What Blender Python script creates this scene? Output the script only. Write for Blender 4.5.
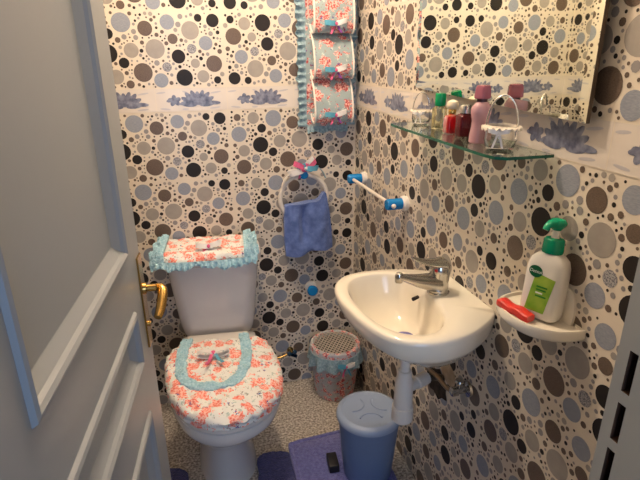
import bpy, bmesh, math, random
from mathutils import Vector, Matrix, noise
PI = math.pi
sc = bpy.context.scene
COL = sc.collection
for o in list(bpy.data.objects):
    bpy.data.objects.remove(o)

# ------------------------------------------------------------------ camera, world, lights, exposure
def cam_axes(p, yaw, roll):
    cy, sy, cp, sp = math.cos(yaw), math.sin(yaw), math.cos(p), math.sin(p)
    F = Vector((sy*cp, cy*cp, -sp)); R = Vector((cy, -sy, 0)); D = F.cross(R)
    c, s = math.cos(roll), math.sin(roll)
    return c*R+s*D, -s*R+c*D, F
Rr, Dd, Ff = cam_axes(.353, .2751, .0089)
cam = bpy.data.objects.new('camera', bpy.data.cameras.new('camera'))
COL.objects.link(cam)
cam.matrix_world = Matrix(((Rr.x, -Dd.x, -Ff.x, -.6942), (Rr.y, -Dd.y, -Ff.y, -1.9226), (Rr.z, -Dd.z, -Ff.z, 1.419), (0, 0, 0, 1)))
cam.data.sensor_width = 36
cam.data.lens = 501.78/640*36
cam.data.clip_start = .02
sc.camera = cam

w = bpy.data.worlds.new('hallway_daylight'); sc.world = w; w.use_nodes = True
w.node_tree.nodes['Background'].inputs[0].default_value = (.46, .66, 1.0, 1)
w.node_tree.nodes['Background'].inputs[1].default_value = .12
vs = sc.view_settings
vs.view_transform = 'Standard'; vs.look = 'None'; vs.gamma = 1; vs.use_curve_mapping = False
vs.exposure = 0.0
LAMP = Vector((-.52, -.62, 2.2))
lamp_data = bpy.data.lights.new('bulb_light', 'POINT')
lamp_data.energy = 40; lamp_data.color = (1, .79, .585); lamp_data.shadow_soft_size = .07

win = bpy.data.lights.new('hallway_window_light', 'AREA'); win.shape = 'RECTANGLE'; win.size = .8; win.size_y = 1.1
win.energy = 15; win.color = (.50, .68, 1)
wo = bpy.data.objects.new('hallway_window_light', win); COL.objects.link(wo)
wo.location = (-.70, -3.15, 1.25); wo.rotation_euler = (math.radians(90), 0, 0)

# ------------------------------------------------------------------ material helpers
def mat(name, col, rough=.5, metal=0, spec=.5, trans=0, ior=1.45, alpha=1, bump=None, emit=None, coat=0, sheen=0):
    m = bpy.data.materials.new(name); m.use_nodes = True
    b = m.node_tree.nodes['Principled BSDF']
    b.inputs['Base Color'].default_value = (*col, 1)
    b.inputs['Roughness'].default_value = rough
    b.inputs['Metallic'].default_value = metal
    b.inputs['Specular IOR Level'].default_value = spec
    b.inputs['Transmission Weight'].default_value = trans
    b.inputs['IOR'].default_value = ior
    b.inputs['Alpha'].default_value = alpha
    b.inputs['Coat Weight'].default_value = coat
    b.inputs['Sheen Weight'].default_value = sheen
    if emit:
        b.inputs['Emission Color'].default_value = (*emit[0], 1); b.inputs['Emission Strength'].default_value = emit[1]
    if bump:
        nt = m.node_tree
        n = nt.nodes.new('ShaderNodeTexNoise'); n.inputs['Scale'].default_value = bump[0]; n.inputs['Detail'].default_value = 4
        tc = nt.nodes.new('ShaderNodeTexCoord'); nt.links.new(tc.outputs['Object'], n.inputs['Vector'])
        bp = nt.nodes.new('ShaderNodeBump'); bp.inputs['Strength'].default_value = bump[1]; bp.inputs['Distance'].default_value = bump[2]
        nt.links.new(n.outputs['Fac'], bp.inputs['Height']); nt.links.new(bp.outputs['Normal'], b.inputs['Normal'])
    return m
def noisy(name, cols, scale, rough=.5, bump=None, detail=3, stretch=(1, 1, 1), pos=None, interp='LINEAR', **k):
    """noise texture through a colour ramp"""
    m = mat(name, cols[0], rough, bump=bump, **k); nt = m.node_tree; b = nt.nodes['Principled BSDF']
    tc = nt.nodes.new('ShaderNodeTexCoord'); mp = nt.nodes.new('ShaderNodeMapping'); mp.inputs['Scale'].default_value = stretch
    n = nt.nodes.new('ShaderNodeTexNoise'); n.inputs['Scale'].default_value = scale; n.inputs['Detail'].default_value = detail
    r = nt.nodes.new('ShaderNodeValToRGB'); r.color_ramp.interpolation = interp
    ps = pos or [.3+.4*i/(len(cols)-1) for i in range(len(cols))]
    while len(r.color_ramp.elements) < len(cols): r.color_ramp.elements.new(.5)
    for e, p, c in zip(r.color_ramp.elements, ps, cols): e.position = p; e.color = (*c, 1)
    L = nt.links.new
    L(tc.outputs['Object'], mp.inputs['Vector']); L(mp.outputs['Vector'], n.inputs['Vector']); L(n.outputs['Fac'], r.inputs['Fac']); L(r.outputs['Color'], b.inputs['Base Color'])
    return m
def floral(name, base=(.80, .80, .77), scale=24., rose=(.83, .20, .15), dark=1.0, seed=0, gate=.7):
    """white cloth printed with coral roses, small teal leaves and tiny dark sprigs"""
    m = mat(name, base, .9, spec=.2, sheen=.15, bump=(180, .4, .002)); nt = m.node_tree; b = nt.nodes['Principled BSDF']; L = nt.links.new
    tc = nt.nodes.new('ShaderNodeTexCoord'); mp = nt.nodes.new('ShaderNodeMapping'); mp.inputs['Location'].default_value = (seed, seed*.7, 0)
    L(tc.outputs['Object'], mp.inputs['Vector'])
    nz = nt.nodes.new('ShaderNodeTexNoise'); nz.inputs['Scale'].default_value = 110; nz.inputs['Detail'].default_value = 2
    L(mp.outputs['Vector'], nz.inputs['Vector'])
    ad = nt.nodes.new('ShaderNodeMixRGB'); ad.blend_type = 'LINEAR_LIGHT'; ad.inputs['Fac'].default_value = .016
    L(mp.outputs['Vector'], ad.inputs[1]); L(nz.outputs['Color'], ad.inputs[2])
    prev = None
    col = nt.nodes.new('ShaderNodeRGB'); col.outputs[0].default_value = (*[c*dark for c in base], 1); prev = col.outputs[0]
    def layer(prev, sc_, thr, gate, c1, c2):
        v = nt.nodes.new('ShaderNodeTexVoronoi'); v.inputs['Scale'].default_value = sc_
        L(ad.outputs[0], v.inputs['Vector'])
        lt = nt.nodes.new('ShaderNodeMath'); lt.operation = 'LESS_THAN'; lt.inputs[1].default_value = thr; L(v.outputs['Distance'], lt.inputs[0])
        sp = nt.nodes.new('ShaderNodeSeparateColor'); L(v.outputs['Color'], sp.inputs[0])
        g = nt.nodes.new('ShaderNodeMath'); g.operation = 'LESS_THAN'; g.inputs[1].default_value = gate; L(sp.outputs[0], g.inputs[0])
        mu = nt.nodes.new('ShaderNodeMath'); mu.operation = 'MULTIPLY'; L(lt.outputs[0], mu.inputs[0]); L(g.outputs[0], mu.inputs[1])
        cm = nt.nodes.new('ShaderNodeMixRGB'); cm.inputs[1].default_value = (*c1, 1); cm.inputs[2].default_value = (*c2, 1)
        n2 = nt.nodes.new('ShaderNodeTexNoise'); n2.inputs['Scale'].default_value = 160; L(mp.outputs['Vector'], n2.inputs['Vector'])
        rr = nt.nodes.new('ShaderNodeValToRGB'); rr.color_ramp.elements[0].position = .42; rr.color_ramp.elements[1].position = .6
        L(n2.outputs['Fac'], rr.inputs['Fac']); L(rr.outputs['Color'], cm.inputs['Fac'])
        mx = nt.nodes.new('ShaderNodeMixRGB'); L(mu.outputs[0], mx.inputs['Fac']); L(prev, mx.inputs[1]); L(cm.outputs[0], mx.inputs[2])
        return mx.outputs[0]
    prev = layer(prev, scale*1.9, .36, .30, (.40, .52, .50), (.62, .66, .62))
    prev = layer(prev, scale*2.6, .30, .28, (.30, .26, .24), (.42, .40, .36))
    prev = layer(prev, scale, .48, gate, rose, (.95, .56, .48))
    prev = layer(prev, scale*2.2, .34, .16, rose, (.95, .62, .52))
    prev = layer(prev, scale*1.6, .22, .24, (.08, .17, .42), (.30, .05, .10))
    L(prev, b.inputs['Base Color'])
    return m

M = {}
M['tile'] = mat('cream_glazed_tile', (.745, .665, .55), .28)
M['grout'] = mat('tile_joint', (.74, .66, .54), .6)
M['k'] = mat('black_pebble_print', (.022, .018, .016), .42, spec=.3)
M['b'] = noisy('brown_woven_pebble_print', [(.10, .068, .05), (.17, .125, .095)], 260, .35, stretch=(1, 1, 3))
M['u'] = noisy('blue_grey_streaked_pebble_print', [(.235, .26, .315), (.33, .355, .41)], 120, .32, stretch=(1, 1, 5))
M['g'] = noisy('warm_grey_pebble_print', [(.325, .295, .265), (.375, .34, .30)], 40, .32)
M['s'] = noisy('speckled_pebble_print', [(.13, .13, .16), (.46, .45, .45)], 420, .35, pos=[.40, .60], detail=1)
M['m'] = mat('mid_grey_pebble_print', (.29, .27, .265), .32)
M['strip'] = noisy('pale_border_tile', [(.69, .625, .56), (.75, .69, .625)], 12, .25)
M['leaf'] = noisy('slate_blue_flower_print', [(.075, .085, .15), (.30, .32, .41)], 55, .28)
M['leaf2'] = mat('faint_blue_leaf_print', (.52, .50, .52), .28)
M['hole'] = noisy('broken_plaster_hole', [(.012, .009, .007), (.05, .035, .025)], 60, .95)
M['plaster'] = noisy('rough_plaster', [(.42, .33, .22), (.58, .48, .34)], 50, .9)
M['white'] = mat('white_ceramic', (.82, .76, .645), .12, coat=.3)
M['toilet'] = mat('toilet_ceramic', (.72, .70, .69), .14, coat=.3)
M['seat'] = mat('white_seat_plastic', (.75, .71, .67), .25)
M['chrome'] = mat('dimmed_chrome', (.50, .485, .46), .18, 1)  # base colour greyed to stand in for the dark surroundings it reflects
M['brass'] = mat('polished_brass', (.50, .31, .10), .25, 1)
M['red'] = mat('red_dot', (.5, .02, .02), .3)
M['door'] = mat('grey_gloss_door_paint', (.295, .315, .335), .36, bump=(9, .08, .01))
M['frame'] = mat('grey_frame_paint', (.37, .355, .305), .45)
M['wood'] = noisy('raw_dark_wood', [(.03, .014, .008), (.10, .045, .02)], 40, .8, stretch=(6, 6, 1))
M['pvc'] = mat('white_pvc', (.70, .66, .61), .35)
M['purple'] = mat('violet_rubber', (.10, .10, .34), .4)
M['bin'] = mat('slate_blue_plastic', (.135, .205, .36), .42)
M['binlid'] = mat('pale_blue_plastic', (.28, .355, .50), .4)
M['rug'] = noisy('blue_chenille_pile', [(.10, .105, .33), (.19, .20, .50)], 90, .95, bump=(260, 1, .006), sheen=.3)
M['rugd'] = noisy('dark_blue_pile', [(.035, .04, .15), (.075, .08, .26)], 90, .95, bump=(260, 1, .006), sheen=.3)
M['towel'] = noisy('blue_terry', [(.085, .15, .40), (.145, .22, .52)], 60, .95, bump=(330, .8, .003), sheen=.3)
M['crochet'] = noisy('pale_blue_crochet_yarn', [(.26, .50, .62), (.50, .74, .84)], 140, .9, bump=(220, 1, .004))
M['bluegrey'] = noisy('blue_grey_frill', [(.20, .33, .38), (.42, .56, .62)], 120, .9, bump=(220, 1, .004))
M['floral'] = floral('floral_cotton', scale=28, gate=.9)
M['floral2'] = floral('floral_cotton_faded', base=(.33, .41, .42), scale=29, gate=.92, rose=(.50, .085, .085), seed=3)
M['floral3'] = floral('floral_cotton_grey', base=(.50, .49, .50), scale=40, rose=(.52, .07, .09), seed=7)
M['lining'] = mat('white_cotton_edging', (.80, .75, .68), .9)
M['bluep'] = mat('royal_blue_plastic', (.008, .20, .52), .22)
M['wplast'] = mat('white_plastic', (.80, .76, .70), .3)
M['ivory'] = mat('ivory_plastic', (.76, .70, .62), .28)
M['black'] = mat('black_plastic', (.015, .014, .015), .4)
M['navy'] = mat('dark_teal_plastic', (.01, .05, .10), .3)
M['mirror'] = mat('silvered_glass', (.80, .84, .76), .015, 1)
M['mirrored'] = mat('dark_mirror_edge', (.10, .07, .05), .3)
M['glass'] = mat('green_tinted_glass', (.72, .88, .80), .02, trans=1, ior=1.45)
M['glassedge'] = mat('green_glass_edge', (.02, .16, .10), .12, trans=.35)
M['clear'] = mat('clear_glass', (.95, .95, .92), .03, trans=1)
M['yellow'] = mat('pale_yellow_cologne_glass', (.86, .84, .55), .04, trans=1, ior=1.3)
M['greencap'] = mat('green_cap_plastic', (.0, .26, .09), .25)
M['redglass'] = mat('red_perfume_glass', (.62, .012, .02), .05, trans=.55)
M['wineglass'] = mat('dark_wine_glass', (.16, .012, .02), .05, trans=.4)
M['gold'] = mat('gold_collar', (.80, .52, .16), .25, 1)
M['cream'] = mat('cream_plastic', (.78, .68, .50), .35)
M['pink'] = mat('pink_lotion_plastic', (.78, .46, .50), .15, trans=.45)
M['pinkcap'] = mat('rose_translucent_cap', (.55, .18, .25), .12, trans=.45)
M['maroon'] = mat('dark_maroon_neck', (.05, .01, .015), .3)
M['lace'] = mat('cream_lace', (.66, .59, .50), .9, bump=(250, .8, .003))
M['silver'] = mat('silver_trim', (.75, .73, .68), .2, 1)
M['pumpgreen'] = mat('teal_green_pump_plastic', (.0, .30, .15), .25)
M['pumpbody'] = mat('white_bottle_plastic', (.82, .78, .71), .25)
M['labelgreen'] = noisy('green_label_print', [(.10, .36, .015), (.50, .60, .09)], 22, .3)
M['oval'] = mat('dark_green_oval', (.0, .10, .035), .3)
M['ink'] = mat('white_ink', (.85, .85, .80), .4)
M['inkgreen'] = mat('deep_green_ink', (.02, .22, .02), .4)
M['redsoap'] = mat('red_soap', (.66, .035, .025), .35, coat=.3)
M['ribw'] = mat('white_satin_ribbon', (.80, .78, .76), .35)
M['ribp'] = mat('pink_satin_ribbon', (.72, .12, .26), .35)
M['ribb'] = mat('teal_satin_ribbon', (.10, .36, .50), .35)
M['ribv'] = mat('violet_satin_ribbon', (.22, .06, .30), .35)
M['globe'] = mat('lit_opal_globe', (1, .95, .85), .4, emit=((1, .80, .55), 6))
M['ceil'] = mat('white_ceiling_paint', (.74, .71, .66), .8)
M['mesh'] = mat('beige_lattice', (.50, .44, .37), .8)
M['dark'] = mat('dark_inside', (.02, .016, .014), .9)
# terrazzo floor
def floor_mat():
    m = mat('speckled_terrazzo', (.4, .35, .3), .45); nt = m.node_tree; L = nt.links.new; b = nt.nodes['Principled BSDF']
    tc = nt.nodes.new('ShaderNodeTexCoord'); n = nt.nodes.new('ShaderNodeTexNoise'); n.inputs['Scale'].default_value = 115; n.inputs['Detail'].default_value = 3
    L(tc.outputs['Object'], n.inputs['Vector'])
    r = nt.nodes.new('ShaderNodeValToRGB'); e = r.color_ramp.elements
    e[0].position = .36; e[0].color = (.22, .19, .165, 1); e[1].position = .66; e[1].color = (.74, .69, .61, 1)
    q = e.new(.5); q.color = (.44, .395, .34, 1)
    L(n.outputs['Fac'], r.inputs['Fac']); L(r.outputs['Color'], b.inputs['Base Color']); return m
M['floor'] = floor_mat()

# ------------------------------------------------------------------ object helpers
def link(name, me, parent=None):
    o = bpy.data.objects.new(name, me); COL.objects.link(o)
    if parent: o.parent = parent
    return o
def obj(name, bm, mats, parent=None, smooth=True, angle=40):
    bmesh.ops.recalc_face_normals(bm, faces=bm.faces)
    me = bpy.data.meshes.new(name); bm.to_mesh(me); bm.free()
    for m in (mats if isinstance(mats, (list, tuple)) else [mats]): me.materials.append(m)
    if smooth:
        me.polygons.foreach_set('use_smooth', [True]*len(me.polygons))
        try: me.set_sharp_from_angle(angle=math.radians(angle))
        except Exception: pass
    return link(name, me, parent)
def tag(o, label=None, cat=None, group=None, kind=None):
    if label: o['label'] = label
    if cat: o['category'] = cat
    if group: o['group'] = group
    if kind: o['kind'] = kind
    return o
def thing(name, label, cat, loc=(0, 0, 0), rotz=0, group=None):
    o = link(name, None); o.location = loc; o.rotation_euler = (0, 0, rotz)
    return tag(o, label, cat, group)
def box(bm, x0, x1, y0, y1, z0, z1, bev=0, seg=2, mi=0):
    vs_ = [bm.verts.new((x, y, z)) for x in (x0, x1) for y in (y0, y1) for z in (z0, z1)]
    fs = [bm.faces.new([vs_[i] for i in f]) for f in ((0, 1, 3, 2), (4, 6, 7, 5), (0, 4, 5, 1), (2, 3, 7, 6), (0, 2, 6, 4), (1, 5, 7, 3))]
    for f in fs: f.material_index = mi
    if bev:
        es = list({e for f in fs for e in f.edges})
        bmesh.ops.bevel(bm, geom=es, offset=bev, segments=seg, affect='EDGES', profile=.5)
    return fs
def loft(bm, rings, cap0=True, cap1=True, closed=True, mi=0):
    R = [[bm.verts.new(p) for p in r] for r in rings]
    n = len(R[0])
    for a, b in zip(R, R[1:]):
        for i in range(n if closed else n-1):
            j = (i+1) % n
            f = bm.faces.new((a[i], a[j], b[j], b[i])); f.material_index = mi
    if cap0: bm.faces.new(R[0][::-1]).material_index = mi
    if cap1: bm.faces.new(R[-1]).material_index = mi
    return R
def lathe(bm, prof, c=(0, 0, 0), seg=32, axis='Z', cap0=True, cap1=True, mi=0, sx=1, sy=1):
    rings = []
    for r, h in prof:
        ring = []
        for i in range(seg):
            a = 2*PI*i/seg; u, v = r*math.cos(a)*sx, r*math.sin(a)*sy
            p = {'Z': (u, v, h), 'X': (h, u, v), 'Y': (u, h, v)}[axis]
            ring.append(Vector(p)+Vector(c))
        rings.append(ring)
    return loft(bm, rings, cap0, cap1, mi=mi)
def tube(bm, pts, rad, seg=12, closed=False, mi=0, flat=None):
    pts = [Vector(p) for p in pts]; n = len(pts)
    rad = rad if isinstance(rad, (list, tuple)) else [rad]*n
    rings = []; prevn = None
    for i, p in enumerate(pts):
        if closed: t = pts[(i+1) % n]-pts[i-1]
        else: t = pts[min(i+1, n-1)]-pts[max(i-1, 0)]
        t.normalize()
        if prevn is None:
            a = Vector((0, 0, 1)) if abs(t.z) < .9 else Vector((1, 0, 0)); nn = t.cross(a).normalized()
        else:
            nn = (prevn-t*prevn.dot(t)).normalized()
        prevn = nn; bb = t.cross(nn)
        fl = flat or 1
        rings.append([p+rad[i]*(math.cos(2*PI*k/seg)*nn+fl*math.sin(2*PI*k/seg)*bb) for k in range(seg)])
    if closed: rings.append(rings[0])
    R = loft(bm, rings, not closed, not closed, mi=mi)
    if closed: bmesh.ops.remove_doubles(bm, verts=bm.verts, dist=1e-6)
def catmull(pts, n=8, closed=False):
    out = []; N = len(pts); P = [Vector(p) for p in pts]
    for i in range(N if closed else N-1):
        g = (lambda k: P[k % N]) if closed else (lambda k: P[max(0, min(N-1, k))])
        a, b, c, d = g(i-1), g(i), g(i+1), g(i+2)
        for j in range(n):
            t = j/n
            out.append(.5*((2*b)+(c-a)*t+(2*a-5*b+4*c-d)*t*t+(3*b-a-3*c+d)*t**3))
    if not closed: out.append(P[-1])
    return out
def resample_closed(P, n):
    Q = P+[P[0]]; L_ = [0]
    for a, b in zip(Q, Q[1:]): L_.append(L_[-1]+(b-a).length)
    out = []; k = 0
    for i in range(n):
        t = L_[-1]*i/n
        while k < len(L_)-2 and L_[k+1] < t: k += 1
        out.append(Q[k].lerp(Q[k+1], (t-L_[k])/max(1e-9, L_[k+1]-L_[k])))
    return out
def sphere(bm, c, r, seg=16, sc_=(1, 1, 1), mi=0):
    prof = [(max(1e-4, r*math.sin(PI*i/10)), -r*math.cos(PI*i/10)) for i in range(11)]
    rings = []
    for rr, h in prof:
        rings.append([Vector((rr*math.cos(2*PI*k/seg)*sc_[0], rr*math.sin(2*PI*k/seg)*sc_[1], h*sc_[2]))+Vector(c) for k in range(seg)])
    loft(bm, rings, True, True, mi=mi)
def ribbon(bm, pts, width_dir, w_, mi=0, th=.0012):
    """flat satin ribbon of width w_ along pts, with real thickness"""
    pts = [Vector(p) for p in pts]; wd = Vector(width_dir).normalized()
    rings = []
    for i, p in enumerate(pts):
        t = (pts[min(i+1, len(pts)-1)]-pts[max(i-1, 0)]).normalized(); n = t.cross(wd)
        n = n.normalized() if n.length > 1e-6 else Vector((0, 0, 1))
        rings.append([p+wd*w_/2+n*th, p-wd*w_/2+n*th, p-wd*w_/2-n*th, p+wd*w_/2-n*th])
    loft(bm, rings, True, True, mi=mi)
def bow(name, mats, parent, c, s, right=(1, 0, 0), up=(0, 0, 1), out=(0, -1, 0), tails=1.2):
    """ribbon bow: two loops, knot and two tails"""
    bm = bmesh.new(); R_, U, O = Vector(right).normalized(), Vector(up).normalized(), Vector(out).normalized(); c = Vector(c)
    for sg in (-1, 1):
        pts = []
        for i in range(13):
            a = PI*(-1+2*i/12)
            pts.append(c+R_*sg*s*(.52+.5*math.cos(a)) + O*(s*.22*math.sin(a)) + U*s*(.10+.10*math.cos(a)) + O*s*.1)
        ribbon(bm, pts, U, s*.42, mi=0 if sg < 0 else 1 % len(mats))
        tl = [c+O*s*.1+R_*sg*s*(.05+.45*k/5)-U*s*tails*k/5+O*s*.08*math.sin(k*1.7) for k in range(6)]
        ribbon(bm, tl, R_, s*.2, mi=(2 if sg < 0 else 3) % len(mats))
    sphere(bm, c+O*s*.16, s*.17, 10, mi=2 % len(mats))
    return obj(name, bm, mats, parent)
def frill(bm, path, outd, up, width, amp, freq, rows=4, jitter=.3, mi=0, th=.0025, closed=False):
    """gathered frill: a strip sewn along path, waving across its width"""
    path = [Vector(p) for p in path]; n = len(path); rings = []
    s = 0
    for i, p in enumerate(path):
        if i: s += (p-path[i-1]).length
        o = outd[i] if isinstance(outd, list) else Vector(outd); u = up[i] if isinstance(up, list) else Vector(up)
        top, bot = [], []
        for k in range(rows+1):
            f = k/rows
            wv = amp*f*math.sin(s*freq)+amp*.6*f*noise.noise(p*70+Vector((0, 0, k*3.1)))
            q = p+o*width*f*(1+jitter*noise.noise(p*45))+u*wv
            top.append(q+u*th); bot.append(q-u*th)
        rings.append(top+bot[::-1])
    loft(bm, rings, not closed, not closed, mi=mi)

# ------------------------------------------------------------------ the pebble tile: one 50 x 25 cm print
TILE = [(3.2,2.9,1.3,'b'),(3.5,9.1,2.85,'u'),(4.7,21.6,2.8,'b'),(5.1,15.4,2.2,'g'),(9.2,3.3,2.15,'g'),(9.5,18.6,1.6,'s'),(11.5,13.4,2.98,'k'),(12.2,7.2,1.7,'k'),
(13.2,20.9,2.4,'g'),(16.2,16.4,1.72,'k'),(16.8,3.7,3.05,'u'),(17.4,23.4,1.35,'b'),(19.0,12.4,2.4,'g'),(22.0,19.6,3.1,'b'),(24.2,5.5,2.4,'b'),(26.8,12.0,3.15,'g'),
(27.7,22.3,2.4,'u'),(30.1,17.9,1.6,'s'),(31.6,3.5,2.4,'u'),(32.9,8.8,1.68,'b'),(34.3,14.5,2.3,'k'),(35.7,21.5,2.8,'k'),(39.0,12.0,1.62,'s'),(39.0,6.1,2.98,'g'),
(39.8,16.8,1.57,'g'),(41.9,2.1,1.28,'k'),(42.2,21.2,2.1,'g'),(43.9,10.2,2.36,'u'),(46.3,17.0,2.78,'b'),(46.8,2.9,2.15,'k'),(47.1,22.5,1.28,'k')]
def pack():
    rnd = random.Random(5); T = list(TILE)
    for r, cnt, mx in ((.86, 1200, 13), (.66, 2500, 36), (.48, 3500, 56), (.32, 4500, 90)):
        k0 = len(T)
        for _ in range(cnt):
            rr = r*rnd.uniform(.85, 1.1); u, v = rnd.uniform(rr+.25, 49.75-rr), rnd.uniform(rr+.25, 24.75-rr)
            gap = .22 if rr > .5 else .28
            if all((u-a)**2+(v-b)**2 > (rr+c+gap)**2 for a, b, c, _k in T):
                T.append((u, v, rr, rnd.choice('kbbmmmgg' if rr > .68 else 'kkbbmmg' if rr > .52 else 'kkkbbmm')))
            if len(T)-k0 >= mx: break
    return T
TILE = pack()
MI = ['tile', 'grout', 'k', 'b', 'u', 'g', 's', 'm', 'strip', 'leaf', 'leaf2', 'hole', 'plaster']
IDX = {k: i for i, k in enumerate(MI)}
def clip_poly(P, L_, Ht):
    for ax, lim, sg in ((0, 0, 1), (0, L_, -1), (1, .001, 1), (1, Ht, -1)):
        out = []
        for i, p in enumerate(P):
            q = P[(i+1) % len(P)]; a, b = sg*(p[ax]-lim), sg*(q[ax]-lim)
            if a >= 0: out.append(p)
            if (a >= 0) != (b >= 0):
                t = a/(a-b); out.append((p[0]+t*(q[0]-p[0]), p[1]+t*(q[1]-p[1])))
        P = out
        if len(P) < 3: return None
    return P
Z0, Z1, ZC = 1.2325, 1.3135, 2.40
def tiled_wall(name, length, fn, slab, rots, sgn=1, extra=None):
    """fn(u, z, d): wall coords (u metres left to right as seen, height, proud of the face) -> world"""
    bm = bmesh.new(); box(bm, *slab)
    def poly(P, k, d):
        P = clip_poly(P, length, ZC)
        if P: bm.faces.new([bm.verts.new(fn(u, z, d)) for u, z in P]).material_index = IDX[k]
    def rect(u0, u1, z0, z1, k, d): poly([(u0, z0), (u1, z0), (u1, z1), (u0, z1)], k, d)
    off = slab_off[name]            # where a tile joint falls
    n0, n1 = math.floor((0-off)/.5), math.ceil((length-off)/.5)
    rows = [(Z0-.25*k, k) for k in range(5)]+[(Z1+.25*(k+1), -1-k) for k in range(5)]
    for top, rk in rows:
        for n in range(n0, n1):
            rot = (rk, n) in rots or (rk < -1 and (n+rk) % 3 == 0)
            for (u, v, r, c) in TILE:
                if rot: u, v = 50-u, 25-v
                cu, cz = off+n*.5+u/100, top-v/100
                seg = 22 if r > 2 else 14 if r > 1 else 9
                poly([(cu+r/100*math.cos(2*PI*i/seg), cz+r/100*math.sin(2*PI*i/seg)) for i in range(seg)], c, .0006)
            rect(off+n*.5-.0010, off+n*.5+.0010, top-.25, top, 'grout', .0004)
        rect(0, length, top-.0012, top+.0012, 'grout', .0004)
    rect(0, length, Z0, Z1, 'strip', .0008)
    rect(0, length, Z0-.001, Z0+.001, 'grout', .0011); rect(0, length, Z1-.001, Z1+.001, 'grout', .0011)
    def ell(cu, cz, a, b, ang, k, d=.0012, seg=12):
        poly([(cu+a*math.cos(t)*math.cos(ang)-b*math.sin(t)*math.sin(ang), cz+a*math.cos(t)*math.sin(ang)+b*math.sin(t)*math.cos(ang)) for t in [2*PI*i/seg for i in range(seg)]], k, d)
    for n in range(n0*2, n1*2):
        u0 = off+n*.25
        rect(u0-.0008, u0+.0008, Z0, Z1, 'grout', .0011)
        rnd = random.Random(n % 2)
        cz = Z0+.038
        for a in range(5):      # small flower
            t = a*2*PI/5+.4; ell(u0+.064+.012*math.cos(t), cz+.009*math.sin(t), .0115, .008, t, 'leaf', .0012+.00006*a)
        ell(u0+.046, cz, .010, .005, .1, 'leaf', .0016)
        for a in range(9):      # large fan flower
            t = PI*(.03+.94*a/8); l_ = .021+.011*math.sin(t)+.016*abs(math.cos(t))
            ell(u0+.145+l_*.85*math.cos(t), Z0+.022+l_*.72*math.sin(t), l_*.75, .0095, t, 'leaf', .0013+.00006*a)
        ell(u0+.20, Z0+.028, .026, .007, -.05, 'leaf', .0019); ell(u0+.097, Z0+.030, .018, .006, .3, 'leaf', .0019)
        for du, dz, a_, an in ((.02, .066, .016, .1), (.03, .010, .018, -.1), (.105, .066, .012, -.4), (.21, .064, .02, .15), (.205, .010, .02, .1), (.10, .008, .012, 0)):
            ell(u0+du, Z0+dz, a_, .0032, an, 'leaf2', .0011)
    if extra: extra(poly, ell)
    return tag(obj(name, bm, [M[k] for k in MI], smooth=False), kind='structure')
RW, RD = 1.02, 1.512            # room width (x from -1.02 to 0) and depth (y from -1.512 to 0)
slab_off = {'wall_back': RW-1.5, 'wall_right': 0, 'wall_left': RD-2.0}
tiled_wall('wall_back', RW, lambda u, z, d: (u-RW, -d, z), (-RW-.1, .1, 0, .1, 0, ZC), {(-1, 2)})
def waste_hole(poly, ell):
    rnd = random.Random(3)
    P = [(.775+.062*math.cos(t)*(1+rnd.uniform(-.2, .2)), .472+.050*math.sin(t)*(1+rnd.uniform(-.25, .25))) for t in [2*PI*i/14 for i in range(14)]]
    poly([(.832+.040*math.cos(t)*(1+rnd.uniform(-.3, .2)), .542+.030*math.sin(t)*(1+rnd.uniform(-.3, .3))) for t in [2*PI*i/12 for i in range(12)]], 'plaster', .0016)
    poly(P, 'hole', .002)
tiled_wall('wall_right', RD, lambda u, z, d: (-d, -u, z), (0, .1, -RD-.12, 0, 0, ZC), {(-1, 0), (0, 0), (0, 1)}, extra=waste_hole)
tiled_wall('wall_left', RD, lambda u, z, d: (-RW+d, -RD+u, z), (-RW-.1, -RW, -RD-.12, 0, 0, ZC), {(0, 1)})
# front wall around the doorway (the opening runs from x = -.90 to -.17)
bm = bmesh.new(); box(bm, -RW, -.93, -RD-.12, -RD, 0, ZC); box(bm, -.17, 0, -RD-.12, -RD, 0, ZC); box(bm, -.93, -.17, -RD-.12, -RD, 2.08, ZC)
tag(obj('wall_front', bm, M['ceil'], smooth=False), kind='structure')
bm = bmesh.new(); box(bm, -RW-.1, .1, -3.2, .1, -.08, 0); tag(obj('floor', bm, M['floor'], smooth=False), kind='structure')
bm = bmesh.new(); box(bm, -RW-.1, .1, -RD-.12, .1, ZC, ZC+.08); tag(obj('ceiling', bm, M['ceil'], smooth=False), kind='structure')

# ------------------------------------------------------------------ door frame (jambs and head) with three strike mortises
bm = bmesh.new()
ys = [-RD-.12, -RD-.028, -RD-.016, -RD]; zs = [0, .885, .942, .957, 1.012, 1.029, 1.086, 2.05]
for i in range(3):
    for j in range(7):
        y0, y1, z0, z1 = ys[i], ys[i+1], zs[j], zs[j+1]; x = -.2
        if i == 1 and j in (1, 3, 5):
            q = [(y0, z0), (y1, z0), (y1, z1), (y0, z1)]
            A = [bm.verts.new((x, *p)) for p in q]; B = [bm.verts.new((x+.022, *p)) for p in q]
            for k in range(4): bm.faces.new((A[k], A[(k+1) % 4], B[(k+1) % 4], B[k])).material_index = 1
            bm.faces.new(B).material_index = 1
        else:
            bm.faces.new([bm.verts.new((x, *p)) for p in ((y0, z0), (y1, z0), (y1, z1), (y0, z1))])
bmesh.ops.remove_doubles(bm, verts=bm.verts, dist=1e-5)
for f in ([(-.2, -RD, 0), (-.17, -RD, 0), (-.17, -RD, 2.05), (-.2, -RD, 2.05)], [(-.2, -RD-.12, 0), (-.17, -RD-.12, 0), (-.17, -RD-.12, 2.05), (-.2, -RD-.12, 2.05)]):
    bm.faces.new([bm.verts.new(p) for p in f])
box(bm, -.93, -.90, -RD-.12, -RD, 0, 2.05); box(bm, -.93, -.17, -RD-.12, -RD, 2.05, 2.08)
tag(obj('trim_1', bm, [M['frame'], M['wood']], smooth=False), kind='structure')

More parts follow.
